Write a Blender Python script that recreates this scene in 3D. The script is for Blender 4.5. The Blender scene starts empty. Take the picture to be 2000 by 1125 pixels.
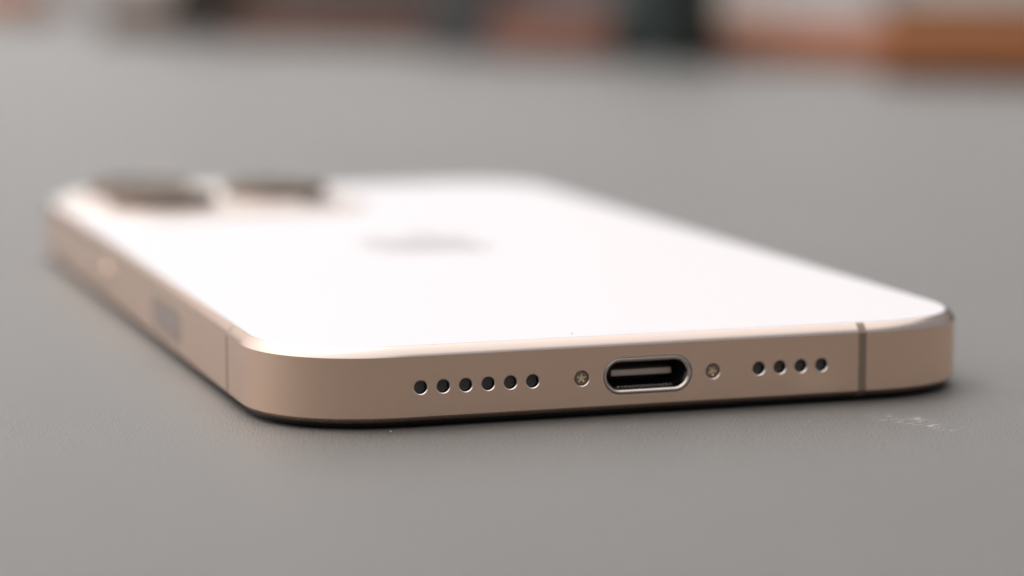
import bpy, bmesh, math, random
from mathutils import Vector, Matrix
random.seed(7)
S = bpy.context.scene
COL = S.collection
MM = 0.001
R = math.radians

# ------------------------------------------------------------------ camera
YAW, PITCH, ROLL = 0.3047, 0.1334, -0.0042
FPX = 5470.77 / 2000.0
fwd = Vector((math.sin(YAW)*math.cos(PITCH), math.cos(YAW)*math.cos(PITCH), -math.sin(PITCH)))
rgt = Vector((math.cos(YAW), -math.sin(YAW), 0))
upv = rgt.cross(fwd)
cr, sr = math.cos(ROLL), math.sin(ROLL)
r2 = cr*rgt + sr*upv
u2 = -sr*rgt + cr*upv
CAM = Vector((-57.527, -260.886, 50.168)) * MM
cam_d = bpy.data.cameras.new('camera')
cam = bpy.data.objects.new('camera', cam_d)
COL.objects.link(cam)
m = Matrix((r2, u2, -fwd)).transposed().to_4x4()
m.translation = CAM
cam.matrix_world = m
cam_d.sensor_width = 36.0
cam_d.lens = 36.0 * FPX
cam_d.clip_start = 0.01
cam_d.clip_end = 500.0
cam_d.dof.use_dof = True
cam_d.dof.focus_distance = 0.2755
cam_d.dof.aperture_fstop = 11.5
cam_d.dof.aperture_blades = 0
S.camera = cam

# ------------------------------------------------------------------ light
SUN_EL, SUN_AZ = R(66), R(-36)          # azimuth measured from +Y, negative = towards -X
W = bpy.data.worlds.new('World')
S.world = W
W.use_nodes = True
nt = W.node_tree
nt.nodes.clear()
sky = nt.nodes.new('ShaderNodeTexSky')
sky.sky_type = 'NISHITA'
sky.sun_disc = False
sky.sun_elevation = SUN_EL
sky.sun_rotation = SUN_AZ
sky.air_density = 1.0
sky.dust_density = 8.0
sky.ozone_density = 1.0
hs = nt.nodes.new('ShaderNodeHueSaturation')
hs.inputs['Saturation'].default_value = 0.22
bg = nt.nodes.new('ShaderNodeBackground')
bg.inputs['Strength'].default_value = 0.10
wo = nt.nodes.new('ShaderNodeOutputWorld')
nt.links.new(sky.outputs[0], hs.inputs['Color'])
nt.links.new(hs.outputs[0], bg.inputs['Color'])
nt.links.new(bg.outputs[0], wo.inputs['Surface'])

sun_d = bpy.data.lights.new('sun', 'SUN')
sun_d.energy = 1.5
sun_d.angle = R(120)
sun_d.color = (1.0, 0.975, 0.95)
sun = bpy.data.objects.new('sun', sun_d)
COL.objects.link(sun)
sdir = Vector((math.sin(SUN_AZ)*math.cos(SUN_EL), math.cos(SUN_AZ)*math.cos(SUN_EL), math.sin(SUN_EL)))
sun.rotation_euler = sdir.to_track_quat('Z', 'Y').to_euler()
sun.location = sdir * 3

S.view_settings.view_transform = 'Standard'
S.view_settings.look = 'None'
S.view_settings.gamma = 1.0
S.view_settings.use_curve_mapping = False
S.view_settings.exposure = 0.73
S.render.engine = 'CYCLES'
S.cycles.use_denoising = True
S.cycles.max_bounces = 10
S.cycles.sample_clamp_indirect = 6.0

# ------------------------------------------------------------------ materials
def mat(name, color, rough=0.5, metal=0.0, spec=0.5, aniso=0.0):
    mt = bpy.data.materials.new(name)
    mt.use_nodes = True
    b = mt.node_tree.nodes['Principled BSDF']
    b.inputs['Base Color'].default_value = (*color, 1)
    b.inputs['Roughness'].default_value = rough
    b.inputs['Metallic'].default_value = metal
    b.inputs['Specular IOR Level'].default_value = spec
    b.inputs['Anisotropic'].default_value = aniso
    return mt

def N(mt, t, **kw):
    n = mt.node_tree.nodes.new(t)
    for k, v in kw.items():
        if k in n.inputs.keys():
            n.inputs[k].default_value = v
        else:
            setattr(n, k, v)
    return n

def L(mt, a, b):
    mt.node_tree.links.new(a, b)

def bsdf(mt):
    return mt.node_tree.nodes['Principled BSDF']

def add_noise_bump(mt, scale, strength, dist, stretch=(1, 1, 1), detail=3.0):
    tc = N(mt, 'ShaderNodeTexCoord')
    mp = N(mt, 'ShaderNodeMapping')
    mp.inputs['Scale'].default_value = stretch
    no = N(mt, 'ShaderNodeTexNoise', Scale=scale, Detail=detail)
    bu = N(mt, 'ShaderNodeBump', Strength=strength, Distance=dist)
    L(mt, tc.outputs['Object'], mp.inputs['Vector'])
    L(mt, mp.outputs[0], no.inputs['Vector'])
    L(mt, no.outputs['Fac'], bu.inputs['Height'])
    L(mt, bu.outputs[0], bsdf(mt).inputs['Normal'])
    return no

def vary_color(mt, c1, c2, scale, stretch=(1, 1, 1), detail=4.0):
    tc = N(mt, 'ShaderNodeTexCoord')
    mp = N(mt, 'ShaderNodeMapping')
    mp.inputs['Scale'].default_value = stretch
    no = N(mt, 'ShaderNodeTexNoise', Scale=scale, Detail=detail)
    rp = N(mt, 'ShaderNodeValToRGB')
    rp.color_ramp.elements[0].position = 0.3
    rp.color_ramp.elements[0].color = (*c1, 1)
    rp.color_ramp.elements[1].position = 0.7
    rp.color_ramp.elements[1].color = (*c2, 1)
    L(mt, tc.outputs['Object'], mp.inputs['Vector'])
    L(mt, mp.outputs[0], no.inputs['Vector'])
    L(mt, no.outputs['Fac'], rp.inputs['Fac'])
    L(mt, rp.outputs[0], bsdf(mt).inputs['Base Color'])

M_METAL = mat('brushed_titanium', (0.98, 0.71, 0.545), 0.19, 1.0, aniso=0.0)
tg = N(M_METAL, 'ShaderNodeTangent', direction_type='RADIAL', axis='Z')
L(M_METAL, tg.outputs[0], bsdf(M_METAL).inputs['Tangent'])
add_noise_bump(M_METAL, 900.0, 0.14, 0.00002, (1, 1, 14))
bsdf(M_METAL).inputs['Specular Tint'].default_value = (0.93, 0.91, 0.90, 1)
M_POL = mat('polished_titanium', (0.575, 0.475, 0.42), 0.2, 1.0)
bsdf(M_POL).inputs['Specular Tint'].default_value = (0.66, 0.58, 0.53, 1)
M_GLASS = mat('frosted_back_glass', (0.470, 0.446, 0.455), 0.42, 0.0, 0.45)
M_BLACK = mat('black_glass', (0.006, 0.006, 0.007), 0.12)
M_GASKET = mat('dark_gasket', (0.05, 0.042, 0.038), 0.6)
M_ANT = mat('antenna_polymer', (0.24, 0.17, 0.125), 0.5, 0.0, 0.4)
M_HOLE = mat('hole_metal', (0.90, 0.80, 0.73), 0.2, 1.0)
M_DARK = mat('dark_cavity', (0.008, 0.008, 0.008), 0.7)
M_WIRE = mat('mesh_wire', (0.62, 0.55, 0.48), 0.3, 1.0)
M_SCREW = mat('screw_metal', (0.34, 0.255, 0.23), 0.34, 1.0)
M_GOLD = mat('screw_recess', (0.95, 0.79, 0.58), 0.16, 1.0)
M_STEEL = mat('port_steel', (0.66, 0.58, 0.52), 0.17, 1.0)
M_TONGUE = mat('port_tongue', (0.62, 0.50, 0.43), 0.5, 0.6)
M_SHELL = mat('port_shell', (0.035, 0.035, 0.036), 0.4, 0.6)
M_MIRROR = mat('emblem_metal', (0.72, 0.67, 0.665), 0.28, 1.0)
M_LENS = mat('lens_glass', (0.004, 0.008, 0.007), 0.08, 0.0, 0.12)
M_PLAT = mat('plateau_glass', (0.60, 0.52, 0.48), 0.25)
M_RING = mat('lens_ring_metal', (0.16, 0.11, 0.08), 0.42, 1.0)
M_SAPPH = mat('control_sapphire', (0.50, 0.385, 0.33), 0.22, 1.0)
M_FLASH = mat('flash_diffuser', (0.75, 0.72, 0.62), 0.3)

# table top: fine grained grey coating, with a pale scuff and a little dust
M_TABLE = mat('table_coating', (0.17, 0.165, 0.162), 0.42, 0.0, 0.62)
def build_table_material(mt):
    tc = N(mt, 'ShaderNodeTexCoord')
    vo = N(mt, 'ShaderNodeTexVoronoi', Scale=4400.0)
    no = N(mt, 'ShaderNodeTexNoise', Scale=3000.0, Detail=4.0, Roughness=0.65)
    no2 = N(mt, 'ShaderNodeTexNoise', Scale=14.0, Detail=5.0, Roughness=0.6)
    for n in (vo, no, no2):
        L(mt, tc.outputs['Object'], n.inputs['Vector'])
    mx = N(mt, 'ShaderNodeMath', operation='MULTIPLY_ADD')
    mx.inputs[1].default_value = 0.5
    L(mt, vo.outputs['Distance'], mx.inputs[0])
    L(mt, no.outputs['Fac'], mx.inputs[2])
    bu = N(mt, 'ShaderNodeBump', Strength=1.0, Distance=0.00024)
    L(mt, mx.outputs[0], bu.inputs['Height'])
    L(mt, bu.outputs[0], bsdf(mt).inputs['Normal'])
    rp = N(mt, 'ShaderNodeValToRGB')
    rp.color_ramp.elements[0].position = 0.30
    rp.color_ramp.elements[0].color = (0.066, 0.0605, 0.055, 1)
    rp.color_ramp.elements[1].position = 0.72
    rp.color_ramp.elements[1].color = (0.113, 0.104, 0.096, 1)
    L(mt, no.outputs['Fac'], rp.inputs['Fac'])
    # broad, faint cloudiness of wear
    r2_ = N(mt, 'ShaderNodeMapRange')
    r2_.inputs['From Min'].default_value = 0.3
    r2_.inputs['From Max'].default_value = 0.7
    r2_.inputs['To Min'].default_value = 0.94
    r2_.inputs['To Max'].default_value = 1.06
    L(mt, no2.outputs['Fac'], r2_.inputs['Value'])
    mu = N(mt, 'ShaderNodeMix', data_type='RGBA', blend_type='MULTIPLY')
    mu.inputs['Factor'].default_value = 1.0
    L(mt, rp.outputs[0], mu.inputs['A'])
    L(mt, r2_.outputs[0], mu.inputs['B'])
    # scuff: an elongated patch of pale scratches
    mp = N(mt, 'ShaderNodeMapping', vector_type='TEXTURE')
    a_ = R(-18.409)
    mp.inputs['Location'].default_value = (0.0624*math.cos(a_)+0.0123*math.sin(a_), 0.0624*math.sin(a_)-0.0123*math.cos(a_), 0.0)
    mp.inputs['Rotation'].default_value = (0, 0, R(-68-18.4))
    mp.inputs['Scale'].default_value = (0.0078, 0.0027, 1.0)
    L(mt, tc.outputs['Object'], mp.inputs['Vector'])
    ln = N(mt, 'ShaderNodeVectorMath', operation='LENGTH')
    L(mt, mp.outputs[0], ln.inputs[0])
    fall = N(mt, 'ShaderNodeMapRange')
    fall.inputs['From Min'].default_value = 0.2
    fall.inputs['From Max'].default_value = 1.0
    fall.inputs['To Min'].default_value = 1.0
    fall.inputs['To Max'].default_value = 0.0
    L(mt, ln.outputs['Value'], fall.inputs['Value'])
    mp2 = N(mt, 'ShaderNodeMapping')
    mp2.inputs['Rotation'].default_value = (0, 0, R(20-18.4))
    mp2.inputs['Scale'].default_value = (520, 1250, 1)
    L(mt, tc.outputs['Object'], mp2.inputs['Vector'])
    sn = N(mt, 'ShaderNodeTexNoise', Scale=1.0, Detail=5.0, Roughness=0.7)
    L(mt, mp2.outputs[0], sn.inputs['Vector'])
    th = N(mt, 'ShaderNodeMapRange')
    th.inputs['From Min'].default_value = 0.53
    th.inputs['From Max'].default_value = 0.65
    L(mt, sn.outputs['Fac'], th.inputs['Value'])
    sc = N(mt, 'ShaderNodeMath', operation='MULTIPLY')
    L(mt, fall.outputs[0], sc.inputs[0])
    L(mt, th.outputs[0], sc.inputs[1])
    mx2 = N(mt, 'ShaderNodeMix', data_type='RGBA')
    L(mt, sc.outputs[0], mx2.inputs['Factor'])
    L(mt, mu.outputs['Result'], mx2.inputs['A'])
    mx2.inputs['B'].default_value = (0.47, 0.48, 0.48, 1)
    L(mt, mx2.outputs['Result'], bsdf(mt).inputs['Base Color'])
build_table_material(M_TABLE)

M_PAVE = mat('brown_paving', (0.10, 0.08, 0.065), 0.8)  # unseen ground, its dark brown made up to deepen reflections in the frame
vary_color(M_PAVE, (0.085, 0.068, 0.055), (0.12, 0.095, 0.078), 3.0)
def wood(name, c):
    mt = mat(name, c, 0.5)
    vary_color(mt, tuple(v*0.8 for v in c), tuple(v*1.15 for v in c), 60.0, (1, 6, 12))
    return mt
M_ORANGE = wood('orange_wood', (0.50, 0.19, 0.072))
M_ORANGE_SHADED = wood('shaded_orange_wood', (0.17, 0.048, 0.009))  # orange wood darkened in colour for the shade at the box's foot
M_TAN = wood('tan_wood', (0.48, 0.18, 0.085))
M_RED = wood('red_brown_wood', (0.14, 0.053, 0.03))
M_RED2 = wood('brick_brown_wood', (0.28, 0.12, 0.08))
M_BROWN = wood('dull_brown_wood', (0.17, 0.10, 0.06))
M_GREEN = mat('dark_green_paint', (0.003, 0.010, 0.008), 0.5)
M_GREEN2 = mat('grey_green_paint', (0.034, 0.056, 0.055), 0.45)
M_GREY = mat('grey_paint', (0.19, 0.19, 0.20), 0.55)
M_DGREY = mat('dark_grey_paint', (0.08, 0.078, 0.077), 0.55)
M_WHITE = mat('white_paint', (0.80, 0.79, 0.79), 0.5)
M_LEG = mat('table_leg_metal', (0.05, 0.05, 0.05), 0.5)

# ------------------------------------------------------------------ helpers
def tag(o, label=None, cat=None, group=None, kind=None):
    if label: o['label'] = label
    if cat: o['category'] = cat
    if group: o['group'] = group
    if kind: o['kind'] = kind
    return o

def root(name, loc, label, cat, group=None, rz=0.0):
    o = bpy.data.objects.new(name, None)
    o.empty_display_size = 0.01
    COL.objects.link(o)
    o.location = loc
    o.rotation_euler = (0, 0, rz)
    return tag(o, label, cat, group)

def link_mesh(name, me, mats, parent=None, loc=None):
    if not isinstance(mats, (list, tuple)): mats = [mats]
    for x in mats: me.materials.append(x)
    o = bpy.data.objects.new(name, me)
    COL.objects.link(o)
    if parent is not None: o.parent = parent
    if loc is not None: o.location = loc
    return o

def mesh_mm(name, verts, faces, smooth=False, fmat=None):
    me = bpy.data.meshes.new(name)
    me.from_pydata([(v[0]*MM, v[1]*MM, v[2]*MM) for v in verts], [], faces)
    if smooth:
        me.polygons.foreach_set('use_smooth', [True]*len(faces))
    if fmat:
        me.polygons.foreach_set('material_index', fmat)
    me.update()
    return me

class Acc:
    """collects vertices and faces (mm)"""
    def __init__(s): s.v, s.f, s.mi, s.sm = [], [], [], []
    def add(s, vs, fs, mi=0, smooth=False):
        o = len(s.v)
        s.v += [tuple(x) for x in vs]
        for f in fs:
            s.f.append(tuple(i+o for i in f)); s.mi.append(mi); s.sm.append(smooth)
    def loft(s, rings, mi=0, smooth=True, closed=True, flip=False):
        n = len(rings[0]); vs = [p for r in rings for p in r]; fs = []
        for k in range(len(rings)-1):
            for i in range(n if closed else n-1):
                j = (i+1) % n
                q = (k*n+i, k*n+j, (k+1)*n+j, (k+1)*n+i)
                fs.append(q[::-1] if flip else q)
        s.add(vs, fs, mi, smooth)
    def cap(s, ring, mi=0, flip=False):
        s.add(ring, [tuple(range(len(ring)))[::-1] if flip else tuple(range(len(ring)))], mi)
    def mesh(s, name):
        me = mesh_mm(name, s.v, s.f, fmat=s.mi)
        me.polygons.foreach_set('use_smooth', s.sm)
        return me

def fill_loops(loops, tonormal):
    """triangulate a flat region bounded by loops (first one outer); returns verts, faces"""
    bm = bmesh.new()
    es = []
    for lp in loops:
        vs = [bm.verts.new(p) for p in lp]
        for i in range(len(vs)):
            es.append(bm.edges.new((vs[i], vs[(i+1) % len(vs)])))
    bmesh.ops.triangle_fill(bm, use_beauty=True, use_dissolve=False, edges=es, normal=tonormal)
    bm.normal_update()
    bm.verts.index_update()
    V = [v.co.copy() for v in bm.verts]
    F = []
    for f in bm.faces:
        idx = [v.index for v in f.verts]
        if f.normal.dot(tonormal) < 0: idx.reverse()
        F.append(tuple(idx))
    bm.free()
    return V, F

def circle_xz(cx, y, cz, r, n=40):
    return [(cx + r*math.cos(2*math.pi*i/n), y, cz + r*math.sin(2*math.pi*i/n)) for i in range(n)]

def circle_xy(cx, cy, z, r, n=56):
    return [(cx + r*math.cos(2*math.pi*i/n), cy + r*math.sin(2*math.pi*i/n), z) for i in range(n)]

def stadium(cx, cz, w, h, y, n=18):
    r = h/2; c = w/2 - r; P = []
    for i in range(n+1):
        a = -math.pi/2 + math.pi*i/n
        P.append((cx + c + r*math.cos(a), y, cz + r*math.sin(a)))
    for i in range(n+1):
        a = math.pi/2 + math.pi*i/n
        P.append((cx - c + r*math.cos(a), y, cz + r*math.sin(a)))
    return P

# rounded box for background things (local mm, base at z=0, centred in x, front at y=0)
def rbox(acc, x0, x1, y0, y1, z0, z1, r=1.0, mi=0, n=4):
    r = min(r, (x1-x0)/2.01, (y1-y0)/2.01, (z1-z0)/2.01)
    def ring(ins, z):
        P = []
        rr = max(r - ins, 1e-4)
        for (cx, cy, a0) in ((x1-r, y1-r, 0), (x0+r, y1-r, 90), (x0+r, y0+r, 180), (x1-r, y0+r, 270)):
            for i in range(n+1):
                a = R(a0 + 90*i/n)
                P.append((cx + rr*math.cos(a), cy + rr*math.sin(a), z))
        return P
    rings = []
    for i in range(n+1):
        a = R(90*i/n)
        rings.append(ring(r*(1-math.sin(a)), z0 + r*(1-math.cos(a))))
    for i in range(n+1):
        a = R(90*i/n)
        rings.append(ring(r*(1-math.cos(a)), z1 - r + r*math.sin(a)))
    acc.loft(rings, mi, True)
    acc.cap(rings[0], mi, True)
    acc.cap(rings[-1], mi)

# ------------------------------------------------------------------ ground and table
def plane_mesh(name, x0, x1, y0, y1, z):
    return mesh_mm(name, [(x0, y0, z), (x1, y0, z), (x1, y1, z), (x0, y1, z)], [(0, 1, 2, 3)])
g = link_mesh('ground', plane_mesh('ground', -60000, 60000, -60000, 60000, -730), M_PAVE)
tag(g, kind='structure', label='dark brown ground below the table')

# ------------------------------------------------------------------ phone
PW, PH, PT = 77.6, 163.0, 8.1
ZB, ZT, INS = 1.15, 7.136, 0.84
CA, CN = 14.2, 2.3                        # corner extent and squareness
PC = Vector((PW/2*MM, PH/2*MM, 0))
phone = root('smartphone', PC, 'smartphone with white back and sand coloured metal sides lying face down on the grey table', 'phone')
def part(name, me, mats, parent=None, label=None, kind=None):
    o = link_mesh(name, me, mats, parent or phone)
    if parent is None: o.location = -PC
    if label: o['label'] = label
    if kind: o['kind'] = kind
    return o

def outline(n=36):
    """points (x, y, nx, ny), counter-clockwise from the left end of the bottom edge"""
    P = []
    def corner(cx, cy, sx, sy, rev):
        pts = []
        for i in range(n+1):
            t = (math.pi/2) * i/n
            c, s_ = math.cos(t), math.sin(t)
            ex = abs(c)**(2/CN); ey = abs(s_)**(2/CN)
            nx = abs(c)**(2-2/CN) if c > 1e-9 else 0.0
            ny = abs(s_)**(2-2/CN) if s_ > 1e-9 else 0.0
            l = math.hypot(nx, ny)
            pts.append((cx + sx*CA*ex, cy + sy*CA*ey, sx*nx/l, sy*ny/l))
        return pts[::-1] if rev else pts
    # bottom edge y=0 from x=CA to PW-CA, then right-bottom corner ...
    P += corner(PW-CA, CA, 1, -1, True)
    P += corner(PW-CA, PH-CA, 1, 1, False)
    P += corner(CA, PH-CA, -1, 1, True)
    P += corner(CA, CA, -1, -1, False)
    return P
OUT = outline()
# straight edges need extra stations: antenna bands, holes panel, buttons
XA, XAW = 62.295, 0.88
YA, YAW_ = 20.064, 1.05
PX0, PX1 = 14.28, 60.9
def insert_stations(P):
    Q = []
    n = len(P)
    for i in range(n):
        a, b = P[i], P[(i+1) % n]
        Q.append(a)
        if abs(a[1]) < 1e-6 and abs(b[1]) < 1e-6 and b[0] > a[0]:
            for x in (PX0, PX1, XA-XAW/2, XA+XAW/2):
                if a[0] < x < b[0]-1e-6: Q.append((x, 0.0, 0.0, -1.0))
        if abs(a[0]) < 1e-6 and abs(b[0]) < 1e-6 and b[1] < a[1]:
            for y in (PH-20.5, PH-21.55, YA+YAW_/2, YA-YAW_/2):
                Q.append((0.0, y, -1.0, 0.0))
        if abs(a[0]-PW) < 1e-6 and abs(b[0]-PW) < 1e-6 and b[1] > a[1]:
            for y in (YA-YAW_/2, YA+YAW_/2, PH-21.55, PH-20.5):
                Q.append((PW, y, 1.0, 0.0))
        if abs(a[1]-PH) < 1e-6 and abs(b[1]-PH) < 1e-6 and b[0] < a[0]:
            for x in (16.4, 15.5):
                Q.append((x, PH, 0.0, 1.0))
    return Q
OUT = insert_stations(OUT)

def off(p, ins, z):
    return (p[0]-p[2]*ins, p[1]-p[3]*ins, z)
NARC = 9
def arc_profile():
    a0, a1 = R(30), R(53)
    pts = []
    for i in range(NARC+1):
        a = a0 + (a1-a0)*i/NARC
        pts.append((math.cos(a), math.sin(a)))
    # map: first -> inset 0, z ZT ; last -> inset INS, z PT
    c0, s0 = pts[0]; c1, s1 = pts[-1]
    return [(INS*(c0-c)/(c0-c1), (s-s0)/(s1-s0)) for c, s in pts]
AP = arc_profile()
TOP_PROF = [(ins, ZT + t*(PT-ZT)) for ins, t in AP]
BOT_PROF = [(ins, ZB - t*(ZB-0.46)) for ins, t in AP]
def is_ant(p, q):
    mx, my = (p[0]+q[0])/2, (p[1]+q[1])/2
    if abs(my) < 1e-6 and abs(mx-XA) < XAW/2: return 'b'
    if (abs(mx) < 1e-6 or abs(mx-PW) < 1e-6):
        if abs(my-YA) < YAW_/2: return 'l'
        if PH-21.55 < my < PH-20.5: return 'u'
    if abs(my-PH) < 1e-6 and 15.5 < mx < 16.4: return 't'
    return None
def is_panel(p, q):
    return abs(p[1]) < 1e-6 and abs(q[1]) < 1e-6 and PX0 <= (p[0]+q[0])/2 <= PX1

frame = Acc()
antennas = []
n = len(OUT)
idx = list(range(n))
wall_prof = [(0.0, ZB), (0.0, ZT)]
runs, cur = [], [OUT[0]]
for i in range(n):
    p, q = OUT[i], OUT[(i+1) % n]
    if abs(p[0]-q[0]) + abs(p[1]-q[1]) < 1e-7: continue
    k = is_ant(p, q)
    if k:
        antennas.append((p, q))
        if len(cur) > 1: runs.append(cur)
        cur = [q]
    else:
        cur.append(q)
if len(cur) > 1: runs.append(cur)
for rn in runs:
    frame.loft([[off(p, i_, z) for p in rn] for i_, z in TOP_PROF], 1, True, closed=False)
    frame.loft([[off(p, i_, z) for p in rn] for i_, z in BOT_PROF], 0, True, closed=False, flip=True)
    # wall, leaving the panel with the holes out
    seg = [rn[0]]
    for a, b in zip(rn, rn[1:]):
        if is_panel(a, b):
            if len(seg) > 1:
                frame.loft([[off(p, i_, z) for p in seg] for i_, z in wall_prof], 0, True, closed=False)
            seg = [b]
        else:
            seg.append(b)
    if len(seg) > 1:
        frame.loft([[off(p, i_, z) for p in seg] for i_, z in wall_prof], 0, True, closed=False)

CZ = PT/2
PITCHH = 2.3066
HOLES = [15.124 + i*PITCHH for i in range(6)] + [50.837 + i*PITCHH for i in range(4)]
HR = 0.75
SCREWS = [PW/2-7.01, PW/2+7.01]
SR = 0.83
PORT_W, PORT_H = 9.50, 3.72
loops = [[(PX0, 0, ZB), (PX1, 0, ZB), (PX1, 0, ZT), (PX0, 0, ZT)]]
for x in HOLES: loops.append(circle_xz(x, 0, CZ, HR))
for x in SCREWS: loops.append(circle_xz(x, 0, CZ, SR, 44))
loops.append(stadium(PW/2, CZ, PORT_W, PORT_H, 0))
V, F = fill_loops([[Vector(p) for p in lp] for lp in loops], Vector((0, -1, 0)))
frame.add(V, F, 0, False)
part('frame', frame.mesh('frame'), [M_METAL, M_POL])

for (p, q) in antennas:
    a = Acc()
    a.loft([[off(x, i_+0.012, z) for x in (p, q)] for i_, z in TOP_PROF], 0, True, closed=False)
    a.loft([[off(x, 0.012, z) for x in (p, q)] for z in (ZB, ZT)], 0, False, closed=False)
    a.loft([[off(x, i_+0.012, z) for x in (p, q)] for i_, z in BOT_PROF], 0, True, closed=False, flip=True)
    part('antenna_band', a.mesh('antenna_band'), M_ANT)

# back glass, screen glass and the hair-thin gaskets around them
def slab(name, ins, z0, z1, mtl, fil=0.12):
    a = Acc()
    rings = [[off(p, ins, z0) for p in OUT], [off(p, ins, z1-fil) for p in OUT]]
    for i in range(1, 5):
        t = R(90*i/4)
        rings.append([off(p, ins+fil*(1-math.cos(t)), z1-fil+fil*math.sin(t)) for p in OUT])
    a.loft(rings, 0, True)
    a.cap(rings[-1], 0)
    a.cap(rings[0], 0, True)
    return part(name, a.mesh(name), mtl)
slab('back_glass', INS+0.15, PT-0.8, PT+0.015, M_GLASS, 0.10)
gk = Acc()
gk.loft([[off(p, INS-0.03, PT-0.055) for p in OUT], [off(p, INS+0.17, PT-0.055) for p in OUT]], 0, False)
part('back_gasket', gk.mesh('back_gasket'), M_GASKET)
a = Acc()
rr = []
for i in range(6):
    t = R(90*i/5)
    rr.append([off(p, INS+0.02+0.30*(1-math.cos(t)), 0.50-0.499*math.sin(t)+0.001) for p in OUT])
a.loft(rr, 0, True, flip=True)
a.cap(rr[-1], 0, True)
a.cap([off(p, INS+0.02, 0.501) for p in OUT], 0)
part('screen_glass', a.mesh('screen_glass'), M_BLACK)

# speaker and microphone holes: metal liner, dark floor, woven mesh of wires
def liner_mesh():
    a = Acc()
    prof = [(HR, 0.0), (HR-0.03, 0.012), (HR-0.105, 0.10), (HR-0.12, 0.14), (HR-0.12, 0.86)]
    a.loft([circle_xz(0, y, 0, r) for r, y in prof[:4]], 0, True, flip=True)
    a.loft([circle_xz(0, y, 0, r) for r, y in prof[3:]], 1, True, flip=True)
    a.cap(circle_xz(0, 0.86, 0, HR-0.12), 1, True)
    me = a.mesh('speaker_hole')
    return me
def grille_mesh():
    a = Acc()
    rad = HR-0.13
    nW = 6
    step = 2*rad/nW
    w, th = 0.026, 0.02
    ang = R(38)
    ca, sa = math.cos(ang), math.sin(ang)
    for d in (0, 1):
        for k in range(nW):
            c = -rad + (k+0.5)*step
            half = math.sqrt(max(rad*rad - c*c, 0))
            m_ = max(2, int(2*half/step*2))
            pts = []
            for i in range(m_+1):
                t = -half + 2*half*i/m_
                ph = math.pi*(t/step) + (math.pi if (k+d) % 2 else 0)
                dy = 0.022*math.sin(ph)*(1 if d else -1)
                u, v = (t, c) if d == 0 else (c, t)
                pts.append((u, v, 0.72+dy))
            rings = []
            for (u, v, y) in pts:
                rg = []
                for (du, dy) in ((w, 0), (0, th), (-w, 0), (0, -th)):
                    uu, vv = (u, v+du) if d == 0 else (u+du, v)
                    x, z = uu*ca - vv*sa, uu*sa + vv*ca
                    rg.append((x, y+dy, z))
                rings.append(rg)
            a.loft(rings, 0, True)
    return a.mesh('mesh_grille')
ME_L, ME_G = liner_mesh(), grille_mesh()
ME_L.materials.append(M_HOLE); ME_L.materials.append(M_DARK)
ME_G.materials.append(M_WIRE)
for x in HOLES:
    o = bpy.data.objects.new('speaker_hole', ME_L)
    COL.objects.link(o)
    o.parent = phone
    o.location = Vector((x*MM, 0, CZ*MM)) - PC
    gme = bpy.data.objects.new('mesh_grille', ME_G)
    COL.objects.link(gme)
    gme.parent = o
    gme['kind'] = 'stuff'

# pentalobe screws, each in a countersunk hole
def star(cx, cz, y, r0, r1, n=60, rot=0.3):
    P = []
    for i in range(n):
        a = 2*math.pi*i/n
        k = 0.5 + 0.5*math.cos(5*(a-rot))
        r = r0 + (r1-r0)*k**1.2
        P.append((cx + r*math.cos(a), y, cz + r*math.sin(a)))
    return P
def screw_meshes():
    h = Acc()
    yh = 0.13
    ro, ri = SR-0.13, SR-0.19
    h.loft([circle_xz(0, 0.5, 0, ro, 44), circle_xz(0, yh+0.05, 0, ro, 44), circle_xz(0, yh, 0, ri, 44)], 0, True)
    st = star(0, 0, yh, 0.20, 0.50)
    V, F = fill_loops([[Vector(p) for p in circle_xz(0, yh, 0, ri, 44)], [Vector(p) for p in st]], Vector((0, -1, 0)))
    h.add(V, F, 0)
    h.loft([st, star(0, 0, yh+0.22, 0.13, 0.40)], 1, False, flip=True)
    h.cap(star(0, 0, yh+0.22, 0.13, 0.40), 1, True)
    s_ = Acc()
    prof = [(SR, 0.0), (SR-0.02, 0.012), (SR-0.075, 0.08), (SR-0.08, 0.12), (SR-0.08, 0.5)]
    s_.loft([circle_xz(0, y, 0, r, 44) for r, y in prof], 0, True, flip=True)
    s_.cap(circle_xz(0, 0.5, 0, SR-0.08, 44), 1, True)
    return h.mesh('screw'), s_.mesh('screw_socket')
ME_S, ME_SO = screw_meshes()
ME_S.materials.append(M_SCREW); ME_S.materials.append(M_GOLD)
ME_SO.materials.append(M_HOLE); ME_SO.materials.append(M_DARK)
for k, x in enumerate(SCREWS):
    o = bpy.data.objects.new('screw', ME_S)
    COL.objects.link(o); o.parent = phone
    o.location = Vector((x*MM, 0, CZ*MM)) - PC
    o.rotation_euler = (0, (0.0, 0.5)[k], 0)
    q = bpy.data.objects.new('screw_socket', ME_SO)
    COL.objects.link(q); q.parent = phone
    q.location = o.location

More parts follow.
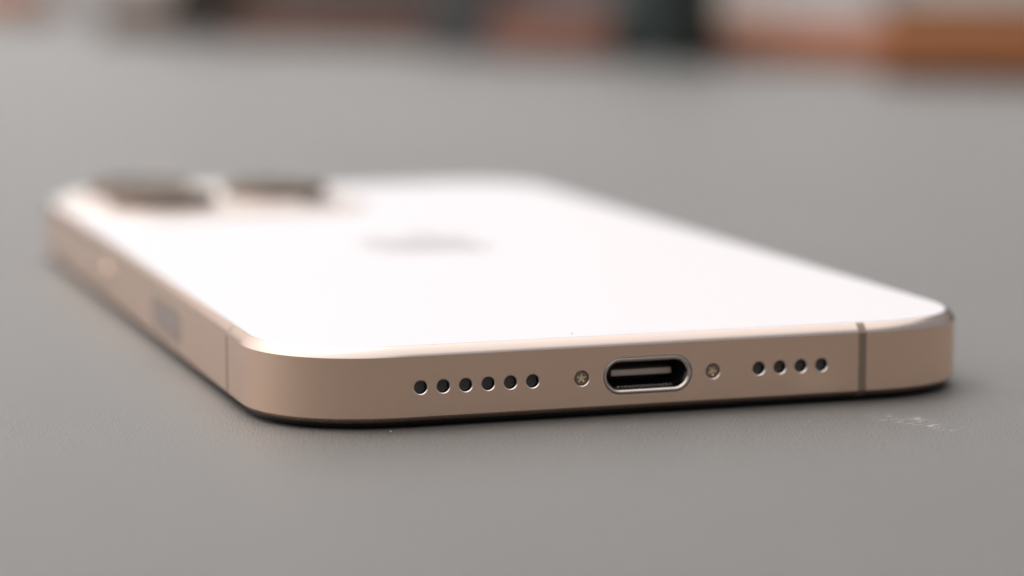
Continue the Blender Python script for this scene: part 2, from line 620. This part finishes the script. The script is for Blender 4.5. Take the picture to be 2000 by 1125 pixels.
# charging port: dark seam, polished lip, dark shell, tongue
def port():
    lip = Acc()
    prof = [(0.0, 0.0, 1), (0.0, 0.12, 1), (0.075, 0.12, 1), (0.075, 0.03, 0), (0.10, 0.0, 0), (0.25, -0.005, 0)]
    for i in range(1, 8):
        t = R(18+54*i/7)
        k = (math.sin(t)-math.sin(R(18)))/(math.sin(R(72))-math.sin(R(18)))
        q = (math.cos(R(18))-math.cos(t))/(math.cos(R(18))-math.cos(R(72)))
        prof.append((0.25+0.29*k, -0.005+0.42*q, 0))
    prof.append((0.54, 0.9, 0))
    rings = [stadium(PW/2, CZ, PORT_W-2*i_, PORT_H-2*i_, y) for i_, y, _ in prof]
    for k in range(len(rings)-1):
        pass
    lip.loft(rings[:4], 1, False, flip=True)
    lip.loft(rings[3:], 0, True, flip=True)
    p = part('charging_port', lip.mesh('charging_port'), [M_STEEL, M_GASKET])
    sh = Acc()
    r0 = [stadium(PW/2, CZ, PORT_W-1.08, PORT_H-1.08, y) for y in (0.9, 6.0)]
    sh.loft(r0, 0, True, flip=True)
    sh.cap(r0[-1], 0, True)
    o = link_mesh('port_shell', sh.mesh('port_shell'), M_SHELL, p)
    tn = Acc()
    rbox(tn, PW/2-3.25, PW/2+3.25, 2.0, 5.9, CZ-0.33, CZ+0.33, 0.10, 0)
    link_mesh('port_tongue', tn.mesh('port_tongue'), M_TONGUE, p)
    # row of spring contacts along the floor of the shell, just inside the lip
    cn = Acc()
    for i in range(15):
        x = PW/2 - 2.8 + i*0.4
        zf = CZ - (PORT_H-1.08)/2
        rbox(cn, x-0.13, x+0.13, 0.98, 1.7, zf+0.01, zf+0.10+0.03*random.random(), 0.03, 0, 2)
    co = link_mesh('port_contacts', cn.mesh('port_contacts'), M_STEEL, p)
    co['kind'] = 'stuff'
port()

# left side: camera control and side button
def pill_yz(y0, y1, z0, z1, x, n=14):
    r = (z1-z0)/2; P = []
    for i in range(n+1):
        t = -math.pi/2 + math.pi*i/n
        P.append((x, y1 - r + r*math.cos(t), (z0+z1)/2 + r*math.sin(t)))
    for i in range(n+1):
        t = math.pi/2 + math.pi*i/n
        P.append((x, y0 + r + r*math.cos(t), (z0+z1)/2 + r*math.sin(t)))
    return P
def grow(P, d):
    cy = sum(p[1] for p in P)/len(P); cz = sum(p[2] for p in P)/len(P)
    return P
def pill(name, y0, y1, h, x_out, mtl, label=None):
    a = Acc()
    z0, z1 = CZ-h/2, CZ+h/2
    e = 0.12
    rings = [pill_yz(y0, y1, z0, z1, 0.05), pill_yz(y0, y1, z0, z1, x_out+e*0.6),
             pill_yz(y0+e*0.4, y1-e*0.4, z0+e*0.4, z1-e*0.4, x_out+e*0.2), pill_yz(y0+e, y1-e, z0+e, z1-e, x_out)]
    a.loft(rings, 0, True, flip=True)
    a.cap(rings[-1], 0, True)
    return part(name, a.mesh(name), mtl, label=label)
def seam(name, y0, y1, h, mtl=M_GASKET):
    a = Acc()
    r0 = pill_yz(y0-0.12, y1+0.12, CZ-h/2-0.12, CZ+h/2+0.12, -0.006)
    r1 = pill_yz(y0, y1, CZ-h/2, CZ+h/2, -0.006)
    a.loft([r0, r1], 0, False, flip=True)
    return part(name, a.mesh(name), mtl)
pill('camera_control', 45.2, 63.0, 3.3, -0.010, M_SAPPH, 'dark flush control pad on the long side')
seam('control_seam', 45.2, 63.0, 3.3)
pill('side_button', 94.5, 111.0, 3.0, -0.12, M_METAL)
seam('button_seam', 94.5, 111.0, 3.0)

# emblem in the middle of the back
def bez(p0, p1, p2, p3, n=10):
    out = []
    for i in range(1, n+1):
        t = i/n; s_ = 1-t
        out.append(tuple(s_**3*a + 3*s_*s_*t*b + 3*s_*t*t*c + t**3*d for a, b, c, d in zip(p0, p1, p2, p3)))
    return out
def path(start, segs):
    P = [start]; cur = start
    for s_ in segs:
        pts = [(cur[0]+s_[i], cur[1]+s_[i+1]) for i in (0, 2, 4)]
        P += bez(cur, *pts)
        cur = pts[2]
    if math.hypot(P[0][0]-P[-1][0], P[0][1]-P[-1][1]) < 0.05: P.pop()
    return P
body_p = path((12.152, 6.896), [(-.948, 0, -2.415, -1.078, -3.96, -1.04), (-2.04, .027, -3.91, 1.183, -4.961, 3.014),
    (-2.117, 3.675, -.546, 9.103, 1.519, 12.09), (1.013, 1.454, 2.208, 3.09, 3.792, 3.039), (1.52, -.065, 2.09, -.987, 3.935, -.987),
    (1.831, 0, 2.35, .987, 3.96, .948), (1.637, -.026, 2.676, -1.48, 3.676, -2.948), (1.156, -1.688, 1.636, -3.325, 1.662, -3.415),
    (-.039, -.013, -3.182, -1.221, -3.22, -4.857), (-.026, -3.04, 2.48, -4.494, 2.597, -4.559), (-1.429, -2.09, -3.623, -2.324, -4.39, -2.376),
    (-2, -.156, -3.675, 1.09, -4.61, 1.09)])
leaf_p = path((15.53, 3.83), [(.843, -1.012, 1.4, -2.427, 1.245, -3.83), (-1.207, .052, -2.662, .805, -3.532, 1.818),
    (-.78, .896, -1.454, 2.338, -1.273, 3.714), (1.338, .104, 2.715, -.688, 3.559, -1.701)])
def emblem():
    a = Acc()
    k = 16.0/18.6
    for P in (body_p, leaf_p):
        zz = PT+0.032
        lp = [Vector((PW/2 + (x-12)*k, PH/2 + 2.0 - (y-12.4)*k, zz)) for x, y in P]
        V, F = fill_loops([lp], Vector((0, 0, 1)))
        a.add(V, F, 0)
        a.loft([[(p.x, p.y, PT-0.02) for p in lp], [tuple(p) for p in lp]], 0, False)
    return part('emblem', a.mesh('emblem'), M_MIRROR, label='shiny fruit-shaped emblem with a bite on its side')
emblem()

# camera plateau with three lenses, flash and depth sensor
PLX0, PLX1, PLY0, PLY1 = 2.6, 42.6, PH-42.8, PH-2.8
PLZ = PT + 1.1
def plateau():
    a = Acc()
    def ring(ins, z, rad=11.0):
        P = []
        nn = 12
        rr_ = rad-ins
        for (cx, cy, a0) in ((PLX1-rad, PLY1-rad, 0), (PLX0+rad, PLY1-rad, 90), (PLX0+rad, PLY0+rad, 180), (PLX1-rad, PLY0+rad, 270)):
            for i in range(nn+1):
                t = R(a0+90*i/nn)
                P.append((cx+rr_*math.cos(t), cy+rr_*math.sin(t), z))
        return P
    rings = [ring(-1.2, PT+0.016), ring(-0.6, PT+0.12), ring(-0.2, PT+0.45), ring(0.0, PLZ-0.35), ring(0.1, PLZ-0.1), ring(0.4, PLZ)]
    a.loft(rings, 0, True)
    a.cap(rings[-1], 0)
    return part('camera_plateau', a.mesh('camera_plateau'), M_PLAT)
plat = plateau()
def lens(cx, cy, ro=7.4):
    a = Acc()
    zt = PLZ+1.8
    prof = [(ro+0.25, PLZ+0.01), (ro, PLZ+0.3), (ro, zt-0.3), (ro-0.1, zt-0.08), (ro-0.35, zt), (ro-1.1, zt), (ro-1.25, zt-0.15)]
    a.loft([circle_xy(cx, cy, z, r) for r, z in prof], 0, True)
    o = link_mesh('lens_ring', a.mesh('lens_ring'), M_RING, plat)
    b = Acc()
    b.loft([circle_xy(cx, cy, zt-0.15, ro-1.25), circle_xy(cx, cy, zt-0.10, 0.4)], 0, True)
    b.cap(circle_xy(cx, cy, zt-0.10, 0.4), 0)
    link_mesh('lens_glass', b.mesh('lens_glass'), M_LENS, plat)
LX0, LX1 = PLX0+11.2, PLX0+29.6
lens(LX0, PLY1-10.6)
lens(LX0, PLY0+10.6)
lens(LX1, (PLY0+PLY1)/2)
def disc(name, cx, cy, r, mtl):
    a = Acc()
    a.loft([circle_xy(cx, cy, PLZ+0.005, r), circle_xy(cx, cy, PLZ+0.07, r-0.05)], 0, True)
    a.cap(circle_xy(cx, cy, PLZ+0.07, r-0.05), 0)
    link_mesh(name, a.mesh(name), mtl, plat)
disc('flash', LX1+3.5, PLY1-6.8, 3.1, M_FLASH)
disc('depth_sensor', LX1+3.5, PLY0+6.8, 3.0, M_BLACK)
disc('microphone', LX1-4.0, PLY0+5.2, 0.7, M_DARK)

# ------------------------------------------------------------------ table: a big slab turned against the phone
P_TOP = Vector((0.123, 1.174, 0)); P_BOT = Vector((0.346, 0.504, 0))
edir = (P_TOP-P_BOT).normalized()
tab_rz = math.atan2(edir.y, edir.x) - math.pi/2
tab = root('table', (0, 0, 0), 'large matt grey table top under the phone', 'table', None, tab_rz)
ta = Acc()
TX0, TX1, TY0, TY1 = -88, 690, -112, 1480
rbox(ta, TX0, TX1, TY0, TY1, -28, 0, 3.0, 0, 4)
to = link_mesh('tabletop', ta.mesh('tabletop'), M_TABLE, tab)
to.rotation_euler = (0, 0, 0)
for (x, y) in ((TX0+60, TY0+60), (TX1-60, TY0+60), (TX0+60, TY1-60), (TX1-60, TY1-60)):
    la = Acc()
    rbox(la, x-25, x+25, y-25, y+25, -730, -28.5, 3.0, 0, 2)
    link_mesh('leg', la.mesh('leg'), M_LEG, tab)

# ------------------------------------------------------------------ things standing at the back of the table (all far out of focus)
def onz(px, py):
    """point of the table top under a spot measured on the photograph (2000 x 1125)"""
    d = fwd + r2*((px-1000)/5470.77) + u2*((562.5-py)/5470.77)
    t = -CAM.z/d.z
    return CAM + d*t
def place(pa, pb):
    A, B = onz(*pa), onz(*pb)
    v = B-A
    return A, v.length/MM, math.atan2(v.y, v.x), (A-CAM).dot(fwd)/MM
def block(name, pa, pb, hpx, depth, mtl, label, cat, group=None, lid=None, base=None, lift=0.0, rad=1.2):
    A, w, rz, dist = place(pa, pb)
    h = hpx*dist/5470.77
    rt = root(name, A, label, cat, group, rz)
    z = 0.0
    if base:
        b = Acc(); bh = base[0]
        rbox(b, -0.6, w+0.6, -0.6, depth+0.6, 0, bh, 0.6, 0)
        link_mesh('base', b.mesh('base'), base[1], rt)  # strip that paints the shade along the bottom of the box
        z = bh+0.02
    if lid:
        hl = lid[0]
    else:
        hl = 0
    b = Acc()
    rbox(b, 0, w, 0, depth, z, h-hl, rad, 0)
    link_mesh('body', b.mesh('body'), mtl, rt)
    if lid:
        b = Acc()
        rbox(b, -0.5, w+0.5, -0.5, depth+0.5, h-hl+0.02, h, 0.6, 0)
        link_mesh('lid', b.mesh('lid'), lid[1], rt)
    return rt
GW = 'wooden blocks in a row at the back of the table'
block('wooden_box', (1722, 156), (2300, 165), 152, 70, M_ORANGE, 'large orange brown wooden box with shade painted along its foot at the back right of the table', 'box', GW,
      lid=(3.2, M_BROWN), base=(6.0, M_ORANGE_SHADED))
block('wooden_block', (1385, 122), (1735, 134), 82, 24, M_TAN, 'low tan wooden block between the dark green post and the orange box', 'block', GW)
block('green_post', (1288, 126), (1364, 129), 420, 12, M_GREEN, 'slim dark green upright post left of the tan wooden block', 'post', 'dark green uprights at the back')
block('grey_post', (1205, 116), (1276, 120), 420, 14, M_GREEN2, 'grey green upright post beside the taller dark green one', 'post', 'dark green uprights at the back')
block('wooden_block', (955, 112), (1185, 118), 88, 22, M_RED2, 'brick brown wooden block in front of the grey box', 'block', GW)
block('grey_box', (960, 86), (1260, 94), 320, 40, M_GREY, 'pale grey box standing behind the brick brown block', 'box', 'grey boxes at the back')
block('grey_box', (828, 98), (950, 102), 260, 30, M_DGREY, 'dark grey box between the two reddish brown blocks', 'box', 'grey boxes at the back')
block('wooden_block', (440, 80), (826, 92), 68, 22, M_RED, 'long dark reddish brown wooden block left of the dark grey box', 'block', GW)
block('grey_box', (440, 48), (826, 58), 300, 40, M_DGREY, 'wide dark grey box behind the long reddish brown block', 'box', 'grey boxes at the back')
block('green_post', (335, 66), (432, 72), 300, 20, M_GREEN, 'dark green upright at the left end of the long brown block', 'post', 'dark green uprights at the back')
block('wooden_block', (190, 66), (335, 71), 74, 26, M_BROWN, 'small dull brown wooden block left of the far green upright', 'block', GW)
block('wooden_block', (-160, 26), (24, 32), 60, 30, M_ORANGE, 'orange wooden block at the far left end of the row', 'block', GW)
block('white_box', (1510, 88), (1700, 92), 330, 40, M_WHITE, 'white box rising behind the tan wooden block', 'box', 'white boxes at the back')
block('white_box', (20, 10), (330, 14), 330, 40, M_WHITE, 'white box far back behind the small dull brown block', 'box', 'white boxes at the back')

# dust on the table in front of the phone
def speck(px, py, r, label, z=0.0, mtl=M_WHITE):
    d = fwd + r2*((px-1000)/5470.77) + u2*((562.5-py)/5470.77)
    A = CAM + d*((z-CAM.z)/d.z)
    bm = bmesh.new()
    bmesh.ops.create_icosphere(bm, subdivisions=1, radius=r*MM)
    for v in bm.verts:
        v.co *= random.uniform(0.7, 1.25)
        v.co.z = v.co.z*0.5 + r*MM*0.4
    me = bpy.data.meshes.new('dust_speck')
    bm.to_mesh(me); bm.free()
    o = link_mesh('dust_speck', me, mtl, None, A)
    return tag(o, label, 'dust', 'dust specks around the phone')
speck(763, 843, 0.11, 'tiny white dust speck on the table by the front edge of the phone')
speck(1227, 834, 0.06, 'minute pale dust speck on the table below the charging port')
speck(1581, 823, 0.055, 'minute pale dust speck on the table below the four right speaker holes')
speck(505, 868, 0.05, 'minute pale dust speck on the table near the rounded left corner of the phone')
speck(1117, 652, 0.09, 'tiny grey lint speck on the white back of the phone above the left screw', (PT+0.015)*MM, M_GREY)
